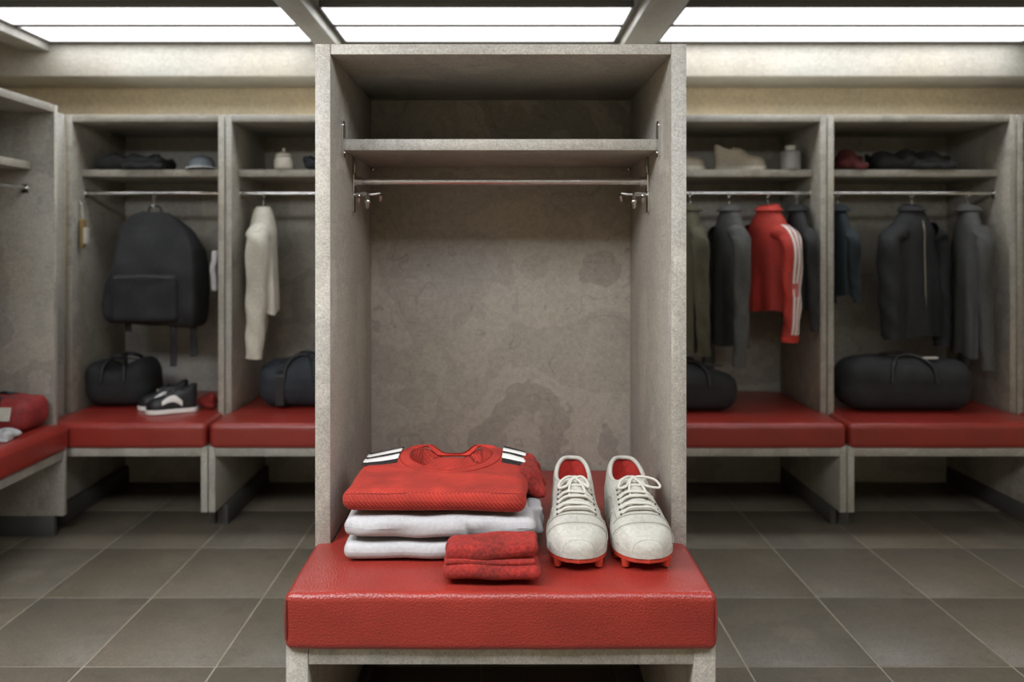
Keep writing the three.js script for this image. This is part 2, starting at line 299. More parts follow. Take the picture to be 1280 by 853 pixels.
// ---------------------------------------------------------------- football boots and sneakers
function shoeSurface(L, Wd, H) {
  const w = (u) => {
    const body = u < .45 ? lerp(.74, .82, ss(0, .45, u)) : lerp(.82, 1, ss(.42, .72, u));
    const heel = u < .14 ? Math.sqrt(Math.max(0, 1 - Math.pow(1 - u / .14, 2.4))) : 1, toe = u > .74 ? Math.pow(Math.max(0, 1 - Math.pow((u - .74) / .26, 2.3)), .5) : 1;
    return Wd / 2 * body * heel * toe;
  };
  const pts = [[0, .98], [.05, 1.0], [.12, .93], [.22, .80], [.32, .76], [.42, .80], [.50, .74], [.58, .66], [.68, .55], [.78, .48], [.86, .44], [.93, .37], [.97, .27], [1, .14]];
  const curve = new THREE.CatmullRomCurve3(pts.map(([a, b]) => V(a, b, 0)), false, 'centripetal'), tab = []; for (let i = 0; i <= 300; i++) tab.push(curve.getPoint(i / 300));
  const h = (u) => { let i = 1; while (i < 300 && tab[i].x < u) i++; const a = tab[i - 1], b = tab[i], t = clamp((u - a.x) / Math.max(1e-6, b.x - a.x), 0, 1); return H * lerp(a.y, b.y, t); };
  const u0 = .025, u1 = .44;
  const c = (u) => u <= u0 || u >= u1 ? 0 : Wd / 2 * .60 * Math.pow(Math.max(0, 1 - Math.pow((u - (u0 + u1) / 2) / ((u1 - u0) / 2), 2)), .55);
  const S = (u, v, off = 0) => {               // v -1 left foot edge, 0 ridge, 1 right foot edge
    const t = (1 - Math.abs(v)) * Math.PI / 2, sg = v < 0 ? -1 : 1, ww = w(u), cc = Math.min(c(u), ww * .82), toe = ss(.5, .75, u);
    const ex = lerp(.62, .7, toe), ey = lerp(1.0, .8, toe), bulge = 1 + .05 * Math.sin(t * 2);
    const x = sg * (cc + (ww - cc) * Math.pow(Math.max(0, Math.cos(t)), ex)) * (cc > 0 ? 1 : bulge), y = h(u) * Math.pow(Math.sin(t), ey);
    return [x, y + off, (u - .5) * L];
  };
  return { S, w, h, c, u0, u1 };
}
function shoe(o) {
  const { name, label, at, turn, L, Wd, H, mats, studs, group, tilt = 0, detail = true, mirror = 1, bow = 1 } = o;
  const t = thing(name, label, studs ? 'boot' : 'shoe', at, turn, group), sf = shoeSurface(L, Wd, H), lift = studs ? .023 : .018;
  const nu = detail ? 64 : 34, nv = detail ? 36 : 20, off = (f) => (u, v) => { const p = f(u, v); p[1] += lift; return p; };
  const S = off((u, v) => sf.S(u, v));
  const half = (sg) => gridGeo(nu, nv / 2, (a, b) => { const u = a * a * (3 - 2 * a) * .35 + a * .65; return S(u, sg * (sg > 0 ? Math.max(1e-4, 1 - b) : Math.max(1e-4, b))); });
  const ug = mergeVertices((() => { const g = mergeGeometries([half(1), half(-1)]); g.deleteAttribute('normal'); g.deleteAttribute('uv'); return g; })(), 4e-5); ug.computeVertexNormals();
  mesh('upper', boxUV(ug), mats.upper, t);
  // lining: a bowl hanging from the collar
  mesh('lining', gridGeo(30, 16, (a, b) => { const u = sf.u0 + (sf.u1 - sf.u0) * (1 - Math.cos(a * Math.PI)) / 2, v = 1 - b * 2, k = (1 - Math.abs(v)) * Math.PI / 2, cc = sf.c(u), hh = sf.h(u), lo = .02; return [Math.sign(v || 1) * cc * Math.pow(Math.cos(k), .35), lift + hh - (hh - lo) * Math.pow(Math.sin(k), .5), (u - .5) * L]; }), mats.lining, t);
  const rim = []; for (let i = 0; i < 40; i++) { const a = i / 40 * Math.PI * 2, u = (sf.u0 + sf.u1) / 2 - Math.cos(a) * (sf.u1 - sf.u0) / 2 * .985, cc = sf.c(u); rim.push([Math.sign(Math.sin(a)) * (Math.abs(Math.sin(a)) < 1e-6 ? 0 : cc), lift + sf.h(u) - .001, (u - .5) * L]); }
  mesh('collar', tube(rim, detail ? .0048 : .004, 70, 8, true), mats.upper, t);
  // sole plate
  const outline = (k) => { const s = new THREE.Shape(), P = []; for (let i = 0; i <= 40; i++) { const u = i / 40; P.push([sf.w(u) * k, (u - .5) * L * (1 + (k - 1) * .4)]); } s.moveTo(P[0][0], -P[0][1]); for (const p of P) s.lineTo(p[0], -p[1]); for (const p of P.slice().reverse()) s.lineTo(-p[0], -p[1]); return s; };
  const plate = new THREE.ExtrudeGeometry(outline(studs ? .955 : 1.03), { depth: studs ? .006 : lift - .004, bevelEnabled: true, bevelSize: .002, bevelThickness: .002, bevelSegments: 2 });
  plate.rotateX(-Math.PI / 2); plate.translate(0, studs ? lift - .0075 : .002, 0);
  const sp = mesh('sole', plate, mats.sole, t, studs ? 'red moulded sole plate' : undefined);
  if (studs) for (const [x, z] of [[-.33, .40], [.33, .40], [-.40, .24], [.40, .24], [-.28, .06], [.28, .06], [-.24, -.3], [.24, -.3], [-.2, -.42], [.2, -.42]]) { const g = new THREE.CylinderGeometry(.0098, .0072, .018, 14); g.translate(x * Wd, .009, z * L); mesh('stud', g, mats.sole, sp); }
  // tongue
  const tg = [[.66, .006], [.56, .010], [.48, .012], [.43, .014], [.39, .018], [.375, .012]].map(([u, d]) => [lift + (u < .45 ? sf.h(.45) + (.45 - u) * L * .42 + d - .014 : sf.h(u) + d - .006), (u - .5) * L]);
  const tc = new THREE.CatmullRomCurve3(tg.map(([y, z]) => V(0, y, z)));
  const tongueTop = (a, b) => { const p = tc.getPoint(a), w = Wd * .5 * lerp(.42, .50, ss(0, .7, a)) * (1 - .5 * Math.pow(ss(.82, 1, a), 2)), x = (b - .5) * 2; return [x * w, p.y - x * x * .012, p.z]; };
  mesh('tongue', patch(14, 10, tongueTop, -.003), mats.upper, t).geometry.attributes;
  if (!detail) { // simple laces and a side stripe
    for (let i = 0; i < 4; i++) { const u = lerp(.62, .46, i / 3), y = lift + sf.h(u) + .004, w = Wd * .2; mesh('lace', tube([[-w, y - .008, (u - .5) * L], [0, y, (u - .5) * L], [w, y - .008, (u - .5) * L]], .003, 8, 6), mats.lace, t); }
    if (mats.stripe) for (const s of [-1, 1]) mesh('side_stripe', patch(14, 3, (a, b) => S(lerp(.3, .7, a), s * lerp(.92 - .2 * Math.sin(a * 2.6), .72 - .3 * Math.sin(a * 2.6), b)), -.0016 * s), mats.stripe, t);
    return t;
  }
  // lacing facings beside the throat
  for (const s of [-1, 1]) {
    mesh('lace_facing', patch(18, 4, (a, b) => S(lerp(.43, .715, a), s * lerp(.20 + .03 * a, .50, b)), -.0022 * s), mats.upper, t);
    mesh('seam', tube(Array.from({ length: 12 }, (_, i) => { const a = i / 11, p = S(lerp(.34, .725, a), s * lerp(.56, .47, a)); p[1] += .0012; return p; }), .0011, 30, 6), M.shoeSeam, t);
    mesh('seam', tube(Array.from({ length: 12 }, (_, i) => { const a = i / 11, p = S(lerp(.66, .88, a), s * lerp(.62, .84, Math.sqrt(a))); p[0] += s * .0012; return p; }), .0010, 30, 6), M.shoeSeam, t);
    mesh('heel_overlay', patch(10, 6, (a, b) => S(lerp(.035, .2, a), s * lerp(.97, .55 + .15 * a, b)), -.0016 * s), mats.upper, t);
    mesh('side_stripe', patch(12, 3, (a, b) => S(lerp(.44, .60, a) , s * lerp(.93 - .38 * a, .83 - .38 * a, b)), -.0014 * s), mats.upper, t);
  }
  mesh('seam', tube(Array.from({ length: 22 }, (_, i) => { const v = lerp(-.62, .62, i / 21), p = S(.74 - .05 * (1 - Math.cos(v * 1.5)), v); p[1] += .0012; return p; }), .0013, 44, 6), M.shoeSeam, t);
  mesh('seam', tube(Array.from({ length: 26 }, (_, i) => { const v = lerp(-.9, .9, i / 25), p = S(.845 - .10 * v * v, v); p[1] += .0008; return p; }), .0012, 50, 6), M.shoeSeam, t);
  mesh('toe_cap', patch(12, 22, (a, b) => S(lerp(.86, .968, a) - .06 * Math.pow((b - .5) * 2, 2) * (1 - a), lerp(.86, -.86, b)), .0012), mats.upper, t);
  // laces: bars across the throat, eyelets at both ends, a bow on top
  for (let i = 0; i < 6; i++) {
    const u = lerp(.71, .45, i / 5), sk = (i % 2 ? 1 : -1) * .012;
    const a = S(u, -.30), b = S(u + sk, .30), m = S(u + sk / 2, 0); const q1 = S(u + sk * .3, -.14), q2 = S(u + sk * .7, .14);
    for (const p of [q1, m, q2]) { p[1] += .0085; p[2] += .003; } a[1] += .003; b[1] += .003;
    mesh('lace', tube([a, q1, m, q2, b], .0031, 26, 8), mats.lace, t);
    for (const s of [-1, 1]) { const p = S(u, s * .33); mesh('eyelet', ball(p[0], p[1] + .001, p[2], .0026), M.eyelet, t); }
  }
  const k = S(.45, 0); k[1] += .014;
  const loop = (pts, r = .0029) => mesh('lace', tube(pts.map(([x, y, z]) => [k[0] + x * mirror, k[1] + y, k[2] + z]), r, 40, 8), mats.lace, t);
  mesh('lace_knot', (() => { const g = new THREE.SphereGeometry(.0065, 12, 8); g.scale(1.3, .8, 1); g.translate(...k); return g; })(), mats.lace, t);
  loop([[0, 0, 0], [.014, .004, .004], [.034 * bow, -.002, .012], [.040 * bow, -.014, .022], [.026, -.012, .020], [.010, -.004, .008], [0, 0, 0]]);
  loop([[0, 0, 0], [-.014, .004, .006], [-.030, -.004, .016], [-.034, -.014, .026], [-.020, -.012, .024], [-.008, -.002, .008], [0, 0, 0]]);
  loop([[0, 0, 0], [.010, -.004, .012], [.020, -.018, .030], [.022, -.03, .046]]);
  loop([[0, 0, 0], [-.008, -.004, .012], [-.013, -.02, .032], [-.010, -.032, .048]]);
  return t;
}
const bootM = { upper: M.shoeWhite, lining: M.lining, sole: M.sole, lace: M.shoeLace };
const SEAT = .5095;
shoe({ name: 'football_boot', label: 'white football boot with red studs, beside the folded red towel', at: [.157, SEAT, .028], turn: -.035, L: .31, Wd: .122, H: .124, mats: bootM, studs: true, group: 'pair of white football boots', bow: .72 });
shoe({ name: 'football_boot', label: 'white football boot with a long lace loop, beside the locker side panel', at: [.283, SEAT, .028], turn: .03, L: .31, Wd: .122, H: .124, mats: bootM, studs: true, group: 'pair of white football boots', mirror: 1, bow: 1.35 });

// ---------------------------------------------------------------- folded kit on the front bench
{
  const lower = thing('folded_shirt', 'thin white folded shirt at the bottom of the stack', 'shirt', [-.128, SEAT, -.005]);
  { const g = softBox(.375, .034, .275, .0165, { k: 5, mx: 40, my: 2, mz: 24, deform: (v) => { const q = n3(v.x * 30, v.y * 20, v.z * 24, 2); v.y += .0016 * q; v.z += .0016 * n3(v.x * 22, 1, 2, 6); v.x += .002 * n3(2, v.y * 60, v.z * 26, 4); } }); g.translate(0, .0185, 0); mesh('fold', g, M.whiteCotton, lower); }
  const up = thing('folded_shirt', 'thick white folded shirt lying under the red jersey', 'shirt', [-.122, SEAT + .042, -.002]);
  { const g = softBox(.388, .043, .275, .020, { k: 5, mx: 44, my: 3, mz: 24, deform: (v) => {
    const crease = Math.exp(-Math.pow((v.x - .055 + v.y * .5) / .007, 2)) * .009 + Math.exp(-Math.pow((v.x + .13 + (v.z + .1) * .2) / .008, 2)) * .006;
    if (v.z > .1) v.z -= crease; v.y += .0028 * n3(v.x * 26, v.y * 20, v.z * 22, 9); v.z += .0034 * n3(v.x * 24, v.y * 60, 2, 3); if (v.y > 0) v.y -= .004 * ss(.1, .19, v.x); if (v.y < 0) v.y += .003 * Math.abs(v.x) / .19;
  } }); g.translate(0, .0230, 0); mesh('fold', g, M.whiteCotton, up);
    const sl = softBox(.034, .062, .16, .012, { k: 4, mx: 6, my: 8, mz: 16, deform: (v) => { v.x += .006 * n3(v.y * 60, v.z * 40, 1, 5) + v.y * -.12; v.z += .006 * n3(v.y * 40, v.x * 20, 4, 2); } }); sl.translate(.192, .014, -.02); mesh('sleeve', sl, M.whiteCotton, up); }
  // the red jersey: a folded body whose top rises to the neckline
  const J = thing('folded_jersey', 'red folded football jersey with black and white shoulder stripes', 'jersey', [-.128, SEAT + .0955, -.010]);
  const hw = .186, hd = .14, th = .05, nx = .012, nz = -.075, na = .092, nb = .074;
  const e = (x, z) => Math.hypot((x - nx) / na, (z - nz) / nb);
  const top = (x, z) => {
    const rise = .024 * ss(.02, -.10, z) * (1 - .85 * Math.pow(Math.min(1, Math.abs(x - nx) / hw), 2));
    const dip = .046 * (1 - ss(.82, 1.0, e(x, z))) * (1 - .6 * ss(-.085, -.15, z));
    return th + rise - dip + .0022 * n3(x * 22, 3, z * 26, 4) * ss(1.0, 1.5, e(x, z)) - .004 * ss(.03, .13, z) + .003 * Math.exp(-Math.pow((z - .02 - .25 * x) / .014, 2)) * ss(1.1, 1.5, e(x, z));
  };
  const body = softBox(hw * 2, th, hd * 2, .024, { k: 6, mx: 90, my: 3, mz: 80, deform: (v) => {
    const f = clamp((v.y + th / 2) / th, 0, 1), t = top(v.x, v.z) - th; v.y += th / 2; v.y += t * Math.pow(f, 1.5);
    v.z += .0025 * n3(v.x * 14, v.y * 40, 2, 7) * (v.z > .1 ? 1 : 0); v.x += (v.x > 0 ? 1 : -1) * .004 * n3(1, v.y * 30, v.z * 18, 8) - v.z * .05;
    if (v.z > .09 && v.y < .03) v.y -= .004 * ss(.0, .18, v.x);
  } });
  mesh('body', body, M.redKnit, J);
  const P = (x, z, d = 0) => [x - z * .05, top(x, z) + d, z];
  mesh('collar', patch(72, 5, (a, b) => { const ph = a * Math.PI * 2, k = lerp(1.0, 1.24, b), x = nx + Math.sin(ph) * na * k, z = Math.max(nz - Math.cos(ph) * nb * lerp(1, 1.3, b), -hd + .004 + (1 - b) * .006); const p = P(x, z); p[1] = Math.max(p[1], top(nx + Math.sin(ph) * na * 1.06, Math.max(nz - Math.cos(ph) * nb * 1.06, -hd + .01)) - .002 + .002 * Math.sin(b * Math.PI)); return p; }, -.0030), M.redRib, J, 'ribbed red crew collar');
  mesh('neck_label', patch(3, 3, (a, b) => P(nx - .012 + .024 * a, nz - .02 + .012 * b, .0006), -.0004), M.redRib, J);
  for (const s of [-1, 1]) {
    const xa = nx + s * .116, xb = s * .180;
    const strip = (nm, z0, z1, m, d) => mesh(nm, patch(12, 3, (a, b) => { const x = lerp(xa, xb, a), z = lerp(z0, z1, b) + .010 * a; return P(x, z, d); }, -.0016 * s), m, J);
    strip('shoulder_panel', -.138, -.036, M.stripeBlack, .0006);
    strip('shoulder_stripe', -.116, -.096, M.stripeWhite, .0022); strip('shoulder_stripe', -.076, -.054, M.stripeWhite, .0022);
  }
  // the sleeve that slips out on the boot side
  const sl = softBox(.05, .06, .15, .02, { k: 4, mx: 10, my: 10, mz: 20, deform: (v) => { const f = (v.y + .03) / .06; v.x += .022 * (1 - f) * (1 - f) + .006 * n3(v.z * 60, v.y * 50, 1, 2); v.y += .006 * n3(v.x * 60, v.z * 50, 2, 4) - .010 * Math.max(0, v.x * 20) ; v.z += .006 * n3(v.x * 50, v.y * 60, 3, 5); } });
  sl.translate(.188, .028, -.055); mesh('sleeve', sl, M.redTerry, J);
  // small folded towel in front
  const T = thing('folded_towel', 'small red folded towel resting against the white shirts', 'towel', [-.018, SEAT, .191], -.02);
  const fold = (w, h, d, y, z, s) => { const g = softBox(w, h, d, Math.min(h, d) * .47, { k: 5, mx: 30, my: 3, mz: 6, deform: (v) => { v.y += .0022 * n3(v.x * 26, v.z * 20, 1, s) + .012 * (v.x / w) * (s === 3 ? 1 : 0); v.z += .0022 * n3(v.x * 30, v.y * 50, 2, s); v.x += .0025 * n3(v.y * 90, v.z * 60, 1, s + 3); } }); g.translate(0, y + h / 2, z); return g; };
  mesh('fold', fold(.186, .028, .088, 0.001, .002, 1), M.redTerry, T); mesh('fold', fold(.172, .012, .078, .026, -.002, 2), M.redTerry, T); mesh('fold', fold(.176, .032, .084, .034, -.006, 3), M.redTerry, T);
}

// ---------------------------------------------------------------- garments, bags and small things in the row
const RAILZ = ROWZ - .11, RAILY = 1.37, SEATR = .447, SHELF = 1.473;
function hanger(label, at, turn, sw) {
  const t = thing('clothes_hanger', label, 'hanger', at, turn, 'clothes hangers on the chrome rails');
  const hk = mesh('hook', tube([[0, -.062, 0], [0, -.036, 0], [.012, -.022, 0], [.0135, -.004, 0], [.009, .0075, 0], [0, .0112, 0], [-.009, .0075, 0], [-.0125, -.001, 0], [-.012, -.010, 0]], .0016, 30, 6), M.chrome, t);
  hk.rotation.y = Math.PI / 2 - turn;
  mesh('ball_tip', ball(-.012, -.012, 0, .0032), M.chrome, hk);
  mesh('arm', tube([[-sw / 2, -.135, 0], [-sw / 4, -.1, 0], [0, -.064, 0], [sw / 4, -.1, 0], [sw / 2, -.135, 0]], .005, 20, 8), M.blackShiny, t);
  return t;
}
// a garment on a hanger; local x runs shoulder to shoulder
function garment(o) {
  const { label, category = 'jacket', name, x, turn, sw, len, thick, mat, sleeve = .55, sleeveMat, stripes, flare = 1, zip, z = RAILZ, s = 1, collar = true, cuff, hang = true, hangLabel, sleeveOut = .02 } = o;
  if (hang) hanger(hangLabel, [x, RAILY, z], turn, sw * .5);
  const t = thing(name, label, category, [x, RAILY, z], turn);
  const y0 = -.058, a = (q) => { const d = q * len; return d < .10 ? lerp(.032, sw / 2, Math.pow(d / .10, .75)) : sw / 2 * lerp(1, flare, ss(.10, len, d)) * (1 - .04 * Math.sin(d * 8)); };
  const b = (q) => { const d = q * len; return d < .10 ? lerp(.030, thick / 2, Math.pow(d / .10, .6)) : thick / 2 * lerp(1, 1.15, ss(.1, len, d)); };
  mesh('body', gridGeo(26, 48, (i, j) => {
    const th = -j * Math.PI * 2, q = i, d = q * len, k = 1 + (.10 * Math.sin(th * 5 + s * 2 + d * 3) + .07 * Math.sin(th * 9 + s)) * ss(.08, .4, d);
    const drop = d < .1 ? .05 * Math.pow(Math.abs(Math.cos(th)), 2) * (d / .1) : .05 * Math.pow(Math.abs(Math.cos(th)), 2) * (1 - ss(.1, .4, d));
    return [Math.cos(th) * a(q) * k, y0 - d - drop * .6 + .006 * Math.sin(th * 4 + s) * ss(.8, 1, q), Math.sin(th) * b(q) * k];
  }), mat, t);
  if (collar) mesh('collar', gridGeo(6, 30, (i, j) => { const th = -j * Math.PI * 2, r = lerp(.036, .056, i); return [Math.cos(th) * r * 1.25, y0 - .016 + .024 * (1 - i * 1.1) * (1 - .25 * Math.sin(th)), Math.sin(th) * r]; }), mat, t);
  for (const sg of [-1, 1]) {
    const slen = sleeve * (1 + .05 * sg * Math.sin(s)), c = new THREE.CatmullRomCurve3([V(sg * (sw / 2 - .05), y0 - .11, .012), V(sg * (sw / 2 + .012), y0 - .15, .014), V(sg * (sw / 2 + sleeveOut), y0 - .15 - slen * .4, .02), V(sg * (sw / 2 + sleeveOut * 1.3), y0 - .12 - slen * .75, .024), V(sg * (sw / 2 + sleeveOut * .9), y0 - .12 - slen, .03)]);
    const rS = (u) => lerp(thick * .40, thick * .27, u);
    const fr = c.computeFrenetFrames(40, false);
    const SP = (u, th, d = 0) => { const i = Math.round(u * 40), p = c.getPoint(u), r = (rS(u) + d) * (1 + .07 * Math.sin(u * 26 + th * 2 + s) + .05 * Math.sin(th * 3 + s)); const X = V(1, 0, 0).sub(fr.tangents[i].clone().multiplyScalar(fr.tangents[i].x)).normalize(), Z = new THREE.Vector3().crossVectors(fr.tangents[i], X); return p.addScaledVector(X, Math.cos(th) * r).addScaledVector(Z, Math.sin(th) * r * 1.1).toArray(); };
    const sl = mesh('sleeve', gridGeo(40, 20, (i, j) => SP(i, j * Math.PI * 2)), sleeveMat || mat, t);
    if (cuff) mesh('cuff', gridGeo(4, 20, (i, j) => { const u = .94 + i * .06; return SP(Math.round(u * 40) / 40, j * Math.PI * 2, .003); }), cuff, sl);
    if (stripes) for (const m of [-.42, 0, .42]) { mesh('sleeve_stripe', patch(36, 2, (u, v) => SP(Math.round((.06 + u * .86) * 40) / 40, (sg > 0 ? 0 : Math.PI) + m + (v - .5) * .26, .001), .0012), stripes, sl); }
  }
  if (zip) mesh('zip', patch(20, 1, (u, v) => { const d = .06 + u * (len - .07), q = d / len, th = -Math.PI / 2 + 0; return [(v - .5) * .012, y0 - d, b(q) * (1 + (.10 * Math.sin(-th * 5 + s * 2) + .07) * ss(.08, .4, d)) * 1.02]; }, -.001), zip, t);
  return t;
}
garment({ name: 'shirt', category: 'shirt', label: 'cream long sleeved shirt hanging edge-on above the black bag', x: -1.035, turn: -1.35, sw: .27, len: .46, thick: .115, mat: M.cream, sleeve: .50, s: 2, collar: false, sleeveOut: .0, hangLabel: 'hanger holding the cream long sleeved shirt' });
garment({ name: 'jacket', label: 'olive green jacket hanging against the lone tall locker', x: .825, turn: 1.5, sw: .31, len: .62, thick: .085, mat: M.olive, sleeve: .51, s: 3, hangLabel: 'hanger holding the olive green jacket' });
garment({ name: 'jacket', label: 'grey jacket hanging between the olive and the red jackets', x: .995, turn: -1.45, sw: .31, len: .60, thick: .09, mat: M.charcoal, sleeve: .58, s: 5, hangLabel: 'hanger holding the grey jacket beside the olive one' });
garment({ name: 'jacket', label: 'red track jacket with white striped sleeves on the rail', x: 1.165, turn: -1.1, sw: .26, len: .45, thick: .11, mat: M.redJacket, sleeve: .47, stripes: M.stripeWhite, s: 4, cuff: M.redRib, hangLabel: 'hanger holding the red track jacket' });
garment({ name: 'jacket', label: 'black jacket hanging behind the red track jacket', x: 1.29, turn: 1.52, sw: .30, len: .44, thick: .06, mat: M.black, sleeve: .40, s: 6, hangLabel: 'hanger holding the black jacket behind the red one', z: RAILZ, sleeveOut: .0 });
garment({ name: 'shirt', category: 'shirt', label: 'dark teal shirt hanging close to the locker divider', x: 1.468, turn: 1.57, sw: .26, len: .38, thick: .06, mat: M.teal, sleeve: .3, s: 7, hangLabel: 'hanger holding the dark teal shirt', sleeveOut: 0 });
garment({ name: 'coat', category: 'coat', label: 'black coat with a zip hanging above the long duffel bag', x: 1.79, turn: .45, sw: .28, len: .56, thick: .12, mat: M.black, sleeve: .47, s: 8, zip: M.chrome, flare: 1.15, hangLabel: 'hanger holding the black zipped coat' });
garment({ name: 'coat', category: 'coat', label: 'charcoal coat hanging between the black coat and the side panel', x: 2.035, turn: 1.35, sw: .32, len: .64, thick: .08, mat: M.charcoal, sleeve: .58, s: 9, hangLabel: 'hanger holding the charcoal coat', sleeveOut: .0 });

// backpack on an S-hook
{
  const bx = -1.51, hk = thing('s_hook', 'chrome S-hook carrying the black backpack', 'hook', [bx, RAILY, RAILZ]);
  mesh('wire', tube([[0, -.012, -.011], [0, .004, -.0115], [0, .0118, 0], [0, .002, .0115], [0, -.03, .006], [0, -.058, 0], [0, -.066, .008], [0, -.056, .015]], .002, 36, 8), M.chrome, hk);
  mesh('ball_tip', ball(0, -.054, .0155, .006), M.chrome, hk);
  const t = thing('backpack', 'black backpack hanging from the rail with two dangling straps', 'backpack', [bx, .80, RAILZ - .01]);
  const prof = (y) => [[.0, -.185, .20], [.08, -.195, .212], [.17, -.185, .212], [.24, -.15, .210], [.34, -.142, .20], [.42, -.13, .15], [.47, -.085, .09], [.49, -.05, .05]].reduce((r, p, i, A) => { if (i === 0) return r; const a = A[i - 1]; return y >= a[0] && y <= p[0] ? [lerp(a[1], p[1], (y - a[0]) / (p[0] - a[0])), lerp(a[2], p[2], (y - a[0]) / (p[0] - a[0]))] : r; }, y < .1 ? [-.185, .20] : [-.05, .05]);
  const bag = softBox(1, .49, .2, .05, { k: 5, mx: 22, my: 26, mz: 6, deform: (v) => { const y = v.y + .245, [a, b] = prof(clamp(y, 0, .49)); v.x = lerp(a, b, v.x + .5); v.y = y + .004 * n3(v.x * 20, y * 20, v.z * 10, 2); v.z *= lerp(1.05, .45, ss(.25, .49, y)); v.z += .008 * n3(v.x * 16, y * 18, 1, 6); v.y -= .012 * v.x / .2; } });
  mesh('body', bag, M.black, t);
  const pk = softBox(.28, .2, .05, .024, { k: 4, mx: 14, my: 10, mz: 2, deform: (v) => { v.z += .005 * n3(v.x * 20, v.y * 20, 1, 9); } }); pk.translate(.0, .12, .105); mesh('front_pocket', pk, M.black, t);
  mesh('zip', tube([[-.12, .205, .131], [0, .212, .133], [.12, .205, .131]], .003, 16, 6), M.charcoal, t);
  mesh('grab_loop', tube([[-.03, .478, 0], [-.022, .51, 0], [0, .516, 0], [.022, .51, 0], [.03, .478, 0]], .004, 20, 8), M.blackShiny, t);
  for (const [x, l, z] of [[.095, .20, .04], [.175, .16, .02], [-.10, .05, .04]]) { const g = softBox(.030, l, .008, .003, { k: 2, my: 10, deform: (v) => { v.z += .006 * Math.sin(v.y * 30); v.x += .01 * v.y; } }); g.translate(x, .02 - l / 2, z); mesh('strap', g, M.blackShiny, t); }
}
// duffel bags
function duffel(name, label, at, turn, [w, h, d], mat, o = {}) {
  const t = thing(name, label, 'bag', at, turn);
  const g = softBox(w, h, d, Math.min(h, d) * (o.round ?? .38), { k: 5, mx: 26, my: 8, mz: 10, deform: (v) => { const f = (v.y + h / 2) / h; v.y += h / 2; v.y *= 1 - (o.sag ?? .10) * (.5 + .5 * Math.sin(v.x / w * 7 + (o.s ?? 1))) * f; v.y += .006 * n3(v.x * 20, v.z * 16, 1, o.s ?? 1) * f; v.z += .008 * n3(v.x * 18, v.y * 20, 1, (o.s ?? 1) + 3) * f; v.x += .006 * n3(v.y * 30, v.z * 20, 2, o.s ?? 1) * f; } });
  mesh('body', g, mat, t);
  mesh('zip', tube([[-w * .38, h * .93, 0], [-w * .15, h * .955, .004], [w * .12, h * .94, -.004], [w * .38, h * .90, 0]], .004, 24, 6), M.charcoal, t);
  for (const s of [-1, 1]) mesh('handle', tube([[-w * .17, h * .55, s * (d / 2 + .004)], [-w * .15, h * .85, s * d * .45], [-w * .06, h * 1.02, s * d * .22], [w * .06, h * 1.02, s * d * .2], [w * .15, h * .85, s * d * .45], [w * .17, h * .55, s * (d / 2 + .004)]], .008, 36, 8), M.blackShiny, t);
  if (o.tag) { const q = softBox(.075, .008, .022, .003, { k: 2 }); q.rotateY(.2); q.translate(o.tag[0], o.tag[1], o.tag[2]); mesh('tag', q, M.ceramic, t, 'white luggage tag'); }
  if (o.patch) { const q = softBox(.075, .05, .006, .002, { k: 2 }); q.rotateX(-.25); q.translate(...o.patch); mesh('patch', q, M.cream, t, 'cream patch'); }
  if (o.band) for (const x of o.band) mesh('strap', gridGeo(24, 2, (i, j) => { const a = i * Math.PI, yy = h * .5 + Math.cos(a) * h * .5; return [x + (j - .5) * .035, Math.max(.01, h * .93 - (1 - Math.sin(a * .5 + .0)) * 0 - i * h * .85), d * .5 * Math.min(1, .35 + i * 2.2) + .008]; }), M.blackShiny, t);
  return t;
}
duffel('sports_bag', 'black slouched sports bag beside the black and white sneakers', [-1.655, SEATR, -1.90], .0, [.29, .21, .24], M.black, { s: 2, sag: .2 });
duffel('sports_bag', 'black sports bag below the cream shirt', [-.86, SEATR, -1.89], .02, [.38, .215, .24], M.navy, { s: 4, band: [-.08] });
duffel('sports_bag', 'black soft bag below the olive jacket', [.80, SEATR, -1.80], 0, [.40, .20, .23], M.black, { s: 5, sag: .22 });
duffel('duffel_bag', 'long black duffel bag with a white tag under the coats', [1.715, SEATR, -1.80], 0, [.55, .225, .24], M.black, { s: 6, sag: .06, tag: [.09, .222, .06] });
duffel('sports_bag', 'dark red padded bag with a cream patch on the corner bench', [-1.90, SEATR, -1.383], 0, [.30, .125, .20], std({ map: clothTex(0x8a2a28, .25, 41), roughness: .7 }), { s: 7, sag: .03, patch: [.062, .075, .104] });

// sneakers
const snM = { upper: M.blackShiny, lining: M.charcoal, sole: M.stripeWhite, lace: M.cream, stripe: M.stripeWhite }, bgM = { upper: M.beige, lining: M.charcoal, sole: M.cream, lace: M.cream };
shoe({ name: 'sneaker', label: 'black sneaker with white sole leaning towards the black slouched bag', at: [-1.445, SEATR, -1.80], turn: -1.1, L: .20, Wd: .085, H: .095, mats: snM, detail: false, group: 'pair of black and white sneakers' });
shoe({ name: 'sneaker', label: 'black sneaker with white sole beside the crumpled red gloves', at: [-1.375, SEATR, -1.71], turn: -1.15, L: .20, Wd: .085, H: .095, mats: snM, detail: false, group: 'pair of black and white sneakers' });
shoe({ name: 'shoe', label: 'beige shoe on the shelf with its toe beside the other beige shoe', at: [.77, SHELF, -1.90], turn: 1.5, L: .25, Wd: .085, H: .085, mats: bgM, detail: false, group: 'beige shoes on the shelf' });
shoe({ name: 'shoe', label: 'beige shoe on the shelf next to the grey canister', at: [1.055, SHELF, -1.91], turn: 1.25, L: .22, Wd: .085, H: .098, mats: bgM, detail: false, group: 'beige shoes on the shelf' });

